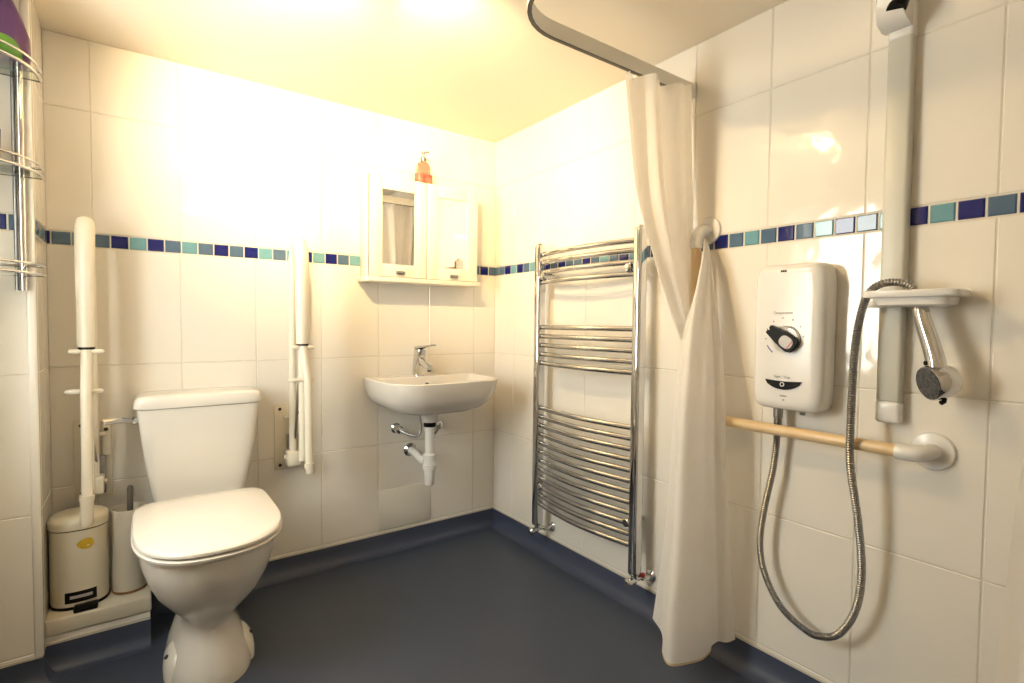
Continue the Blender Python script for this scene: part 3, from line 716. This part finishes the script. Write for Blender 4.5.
b.box((fx-.0006, -1.671, .919), (fx, -1.664, .922)); b.build('small_print', es)
b = new('steel'); b.lathe([(.0135, 0), (.0135, .030), (.0115, .032)], (-.050, -1.6335, .860), n=18); b.build('outlet', es)
b = new('steel'); b.lathe([(.008, 0), (.008, .006), (.005, .008)], (-.05, -1.705, .885), (0, 0, -1), 14); b.build('pressure_plug', es)

# ---------------------------------------------------------------- riser rail, tray, hose, head
rl = thing('shower_riser_rail', (0, -1.91, .9), 'flat grey riser rail with white ends and soap tray on the right wall', 'shower rail')
VY = -1.912; hw = .0275
def rprof(x0, x1, hw, z0, z1, key, name, rad=.010):
    b = new(key); b.box((-x1, VY-hw, z0), (-x0, VY+hw, z1), rad, 4); return b.build(name, rl)
rprof(.003, .038, hw, .940, 1.885, 'alu', 'rail_bar', .008)
rprof(.0, .040, hw+.001, .886, .945, 'white', 'end_cap', .010)
rprof(.0, .041, hw+.001, 1.878, 1.985, 'white', 'end_cap', .010)
# head holder at the top: a wedge-shaped clamp with a dark socket
b = new('white')
b.loft([[Vector((x, VY+.004+w_*s_, z)) for s_, z in ((-1, z0), (1, z0), (1, z1), (-1, z1))] for x, w_, z0, z1 in ((-.034, .030, 1.900, 2.03), (-.055, .031, 1.898, 2.03), (-.090, .031, 1.908, 2.03), (-.112, .026, 1.935, 2.03), (-.122, .018, 1.965, 2.03))])
hh = b.build('head_holder', rl)
b = new('black'); b.lathe([(.0, -.004), (.021, -.004), (.022, .004), (.022, .05)], (-.098, VY-.010, 1.926), (.35, -.12, 1), 22); b.build('holder_socket', hh)
# soap tray clipped over the rail
def trayring(x0, x1, y0, y1, z, e=5, n=40):
    cx, cy = (x0+x1)/2, (y0+y1)/2
    return [Vector((cx+(x1-x0)/2*sel(2*PI*k/n, e)[0], cy+(y1-y0)/2*sel(2*PI*k/n, e)[1], z)) for k in range(n)]
b = new('white')
b.loft([trayring(-.110, -.010, -2.040, -1.915, 1.190), trayring(-.118, -.008, -2.050, -1.900, 1.194), trayring(-.122, -.006, -2.054, -1.894, 1.211), trayring(-.130, -.004, -2.070, -1.872, 1.2125), trayring(-.132, -.003, -2.073, -1.870, 1.2155), trayring(-.132, -.003, -2.073, -1.870, 1.227), trayring(-.129, -.004, -2.069, -1.874, 1.2295), trayring(-.120, -.012, -2.058, -1.884, 1.2275), trayring(-.115, -.018, -2.050, -1.892, 1.205), trayring(-.10, -.05, -2.0, -1.92, 1.203)])
b.build('soap_tray', rl)
b = new('white'); b.box((-.060, VY-.038, 1.190), (-.003, VY+.050, 1.208), .005, 2); b.build('tray_clamp', rl)

hs = thing('shower_hose', (-.05, -1.63, .86), 'grey corrugated metal shower hose looping from the shower unit to the tray', 'hose')
HP = [(-.050, -1.6335, .864), (-.050, -1.632, .80), (-.052, -1.624, .70), (-.056, -1.602, .57), (-.060, -1.593, .46), (-.062, -1.612, .37), (-.064, -1.665, .29), (-.066, -1.735, .256), (-.067, -1.775, .255), (-.068, -1.825, .285), (-.070, -1.866, .37), (-.073, -1.880, .48), (-.090, -1.874, .62), (-.108, -1.858, .77), (-.110, -1.856, .88), (-.100, -1.856, 1.07), (-.096, -1.866, 1.17), (-.102, -1.884, 1.222), (-.105, -1.910, 1.246), (-.098, -1.945, 1.250), (-.090, -1.972, 1.238), (-.086, -1.983, 1.215), (-.086, -1.988, 1.187)]
HR = cr(HP, 30); HQ = [HR[0]]                             # even steps so the ribs are regular
acc = 0.0
for p, q in zip(HR, HR[1:]):
    L_ = (q-p).length; t = .0016-acc
    while t < L_: HQ.append(p+(q-p)*(t/L_)); t += .0016
    acc = L_-(t-.0016)
rad = [.0094+.0011*math.sin(i*PI/2) for i in range(len(HQ))]
b = new('steel'); b.tube(HQ, rad, 12); b.build('hose_tube', hs)
b = new('steel'); b.lathe([(.0115, 0), (.0115, .02), (.009, .03)], (-.050, -1.6335, .858), (0, 0, -1), 16); b.build('hose_nut', hs)

sh = thing('hand_shower', (-.085, -1.99, 1.19), 'chrome hand shower with grey face hanging upside down from the soap tray', 'shower handset')
b = new('chrome')
hp = cr([(-.086, -1.989, 1.190), (-.088, -1.999, 1.150), (-.092, -2.014, 1.105), (-.096, -2.026, 1.065), (-.098, -2.031, 1.035)], 6)
b.tube(hp, [.0150, .0165, .0170]+[.0172+.00018*k for k in range(22)], 18)
b.lathe([(.011, 0), (.0135, .002), (.0135, .012), (.010, .014)], (-.0855, -1.987, 1.199), (-.05, -.2, -1), 16)
b.build('handle', sh)
HC = Vector((-.100, -2.027, 1.008)); ax = Vector((-.74, .60, -.22)).normalized()
b = new('chrome'); b.lathe([(.012, -.046), (.031, -.042), (.040, -.026), (.0420, -.006), (.0420, .010), (.040, .014), (.0382, .0135)], HC, ax, 32); hd = b.build('head', sh)
b = new('grey_rubber'); b.lathe([(.0382, .0130), (.037, .0155), (.016, .0165), (.004, .0168)], HC, ax, 32); o = b.build('spray_plate', hd); o['label'] = 'dark grey spray face'
for vv in ((-.25, .35, .9), (.1, -.6, -.8)):
    b = new('black'); q = Vector(vv); q = (q-ax*q.dot(ax)).normalized(); p = HC+q*.0412
    b.tube([p-ax*.004, p+q*.006, p+q*.008+ax*.008], .0055, 10)
    b.build('selector_tab', hd)

# ---------------------------------------------------------------- wall shelf unit on the pilaster and what stands on it
su = thing('corner_shelf_unit', (XL, PY, 1.25), 'chrome and glass three-tier bathroom shelf unit on the left pilaster', 'shelf unit')
SR = .222                                                # quarter-round shelves in the corner
def dpt(k, n, kx=1.0, e=2.5):
    t = PI/2*k/n; x, y = sel(t, e); return XL+.004+SR*kx*x, PY-.022-SR*kx*y
for x, y in ((-1.908, PY-.022), (-2.060, PY-.150)):
    b = new('chrome'); b.tube([(x, y, 1.222), (x, y, 1.95)], .0095, 14)
    b.build('post', su)
    b = new('steel'); b.tube([(x-.015, y+.008, 1.222), (x-.015, y+.008, 1.95)], .005, 10); b.build('back_rod', su)
    for z in (1.235, 1.32, 1.46, 1.64, 1.77, 1.93):
        b = new('steel'); b.tube([(x, y, z), (x, PY-.001, z)] if y > -.4 else [(x, y, z), (XL+.001, y, z)], .006, 10); b.build('wall_peg', su)
for zg in (1.848, 1.560, 1.268):
    n = 24
    arc_ = [dpt(k, n, .985) for k in range(n+1)]; ring = arc_+[(XL+.006, PY-.024)]
    b = new('glass'); b.loft([[Vector((x, y, z)) for x, y in ring] for z in (zg-.003, zg+.003)]); b.build('glass_shelf', su)
    for dz, rr_ in ((0.0, .0042), (.027, .0035)):
        b = new('chrome'); b.tube([Vector((*dpt(k, n), zg+dz)) for k in range(n+1)]+[Vector((XL+.006, PY-.024, zg+dz)), Vector((*dpt(0, n), zg+dz))], rr_, 10)
        b.build('shelf_rim', su)
# purple packet with a green leaf print, on the top shelf
pk = thing('packet', (-1.97, -.40, 1.853), 'purple plastic packet with a green leaf print on the top shelf', 'packet')
PCX, PCY = -1.949, -.394
b = new('purple')
rings = []
for z, hx, hy_, dx in ((0, .058, .030, 0), (.004, .070, .042, 0), (.03, .076, .048, 0), (.08, .078, .050, -.002), (.14, .070, .045, -.010), (.20, .055, .032, -.022), (.235, .040, .010, -.032), (.245, .034, .003, -.034)):
    rings.append([Vector((PCX+dx+hx*sel(2*PI*k/36, 2.4)[0]*(1+.03*math.sin(5*2*PI*k/36+z*40)), PCY+hy_*sel(2*PI*k/36, 2.4)[1], 1.853+z)) for k in range(36)])
b.loft(rings); b.build('film', pk)
b = new('leaf')
lf = []
for k in range(13):
    s_ = k/12; wv = .020*math.sin(PI*s_)**.8
    cx = PCX+.010+.054*s_; cz = 1.915-.052*s_
    lf.append((cx, cz, wv))
front = []
def pfront(x, z):
    zz = z-1.853; hx = .078-.10*max(0, zz-.03); hy_ = .049
    u_ = max(-.97, min(.97, (x-PCX)/hx)); return PCY-hy_*(1-abs(u_)**2.4)**(1/2.4)-.003
rows = []
for cx, cz, wv in lf:
    rows.append([Vector((cx+wv*q*.55, pfront(cx+wv*q*.55, cz+wv*q), cz+wv*q)) for q in (-1, -.5, 0, .5, 1)])
b.grid(rows); o = b.build('leaf_print', pk, 60); o['label'] = 'green leaf print'
# glass jar and dark case on the middle shelf
gj = thing('tumbler', (-1.975, -.40, 1.563), 'clear glass tumbler on the middle shelf', 'glass')
b = new('clear'); b.lathe([(.0, 0), (.030, 0), (.033, .006), (.037, .105), (.0345, .105), (.031, .010), (.0, .009)], (-1.975, -.400, 1.5635), n=28, cap0=False, cap1=False); b.build('glass_wall', gj)
b = new('black'); b.box((-1.96, -.375, 1.5635), (-1.885, -.345, 1.582), .004, 2)
tag(b.build('dark_case'), 'small dark flat case lying on the middle shelf', 'case')

# ---------------------------------------------------------------- ceiling spotlight bar (just above the top of the picture)
cl = thing('ceiling_spotlight', (-1.24, -1.17, ZC), 'white three-spot bar light on the ceiling in front of the toilet', 'ceiling light')
b = new('white'); b.box((-1.44, -1.195, ZC-.020), (-1.04, -1.145, ZC), .006, 2); b.build('base_bar', cl)
for x, y, tgt, watt, size in SPOTS:
    o = Vector((x, y, ZC-.065)); d = (Vector(tgt)-o).normalized()
    b = new('white'); b.tube([(x, y, ZC-.018), (x, y, ZC-.05)], .008, 12)
    b.lathe([(.012, -.070), (.022, -.060), (.026, -.045), (.026, .010), (.0225, .010), (.0225, -.002)], o, d, 24, True, False)
    hd_ = b.build('spot_head', cl)
    b = new('lamp'); b.lathe([(.0222, 0), (.0235, .010), (.020, .022), (.010, .029), (.002, .031)], o, d, 24); b.build('lamp_face', hd_)
    li = bpy.data.lights.new('spot_lamp', 'SPOT'); li.energy = watt; li.color = LAMP_COL; li.spot_size = math.radians(size); li.spot_blend = 0.9; li.shadow_soft_size = 0.025
    lo = bpy.data.objects.new('spot_lamp', li); COL.objects.link(lo); lo.parent = hd_
    lo.matrix_local = Matrix.Translation(o+d*.034-ROOT[cl.name]) @ (-d).to_track_quat('Z', 'Y').to_matrix().to_4x4()

# added warm fill light behind the camera, shaped as an opal ceiling lamp
c2 = thing('added_fill_light', (-1.15, -2.72, ZC), 'added fill light, an unseen opal bowl above the shower end of the room, behind the camera', 'ceiling light')
b = new('white'); b.lathe([(.10, 0), (.10, -.018), (.07, -.022)], (-1.15, -2.72, ZC-.0005), n=36); b.build('base_plate', c2)
b = new('opal'); b.lathe([(.085, -.022), (.105, -.035), (.110, -.055), (.095, -.080), (.055, -.096), (.012, -.101)], (-1.15, -2.72, ZC), n=36); b.build('diffuser', c2)
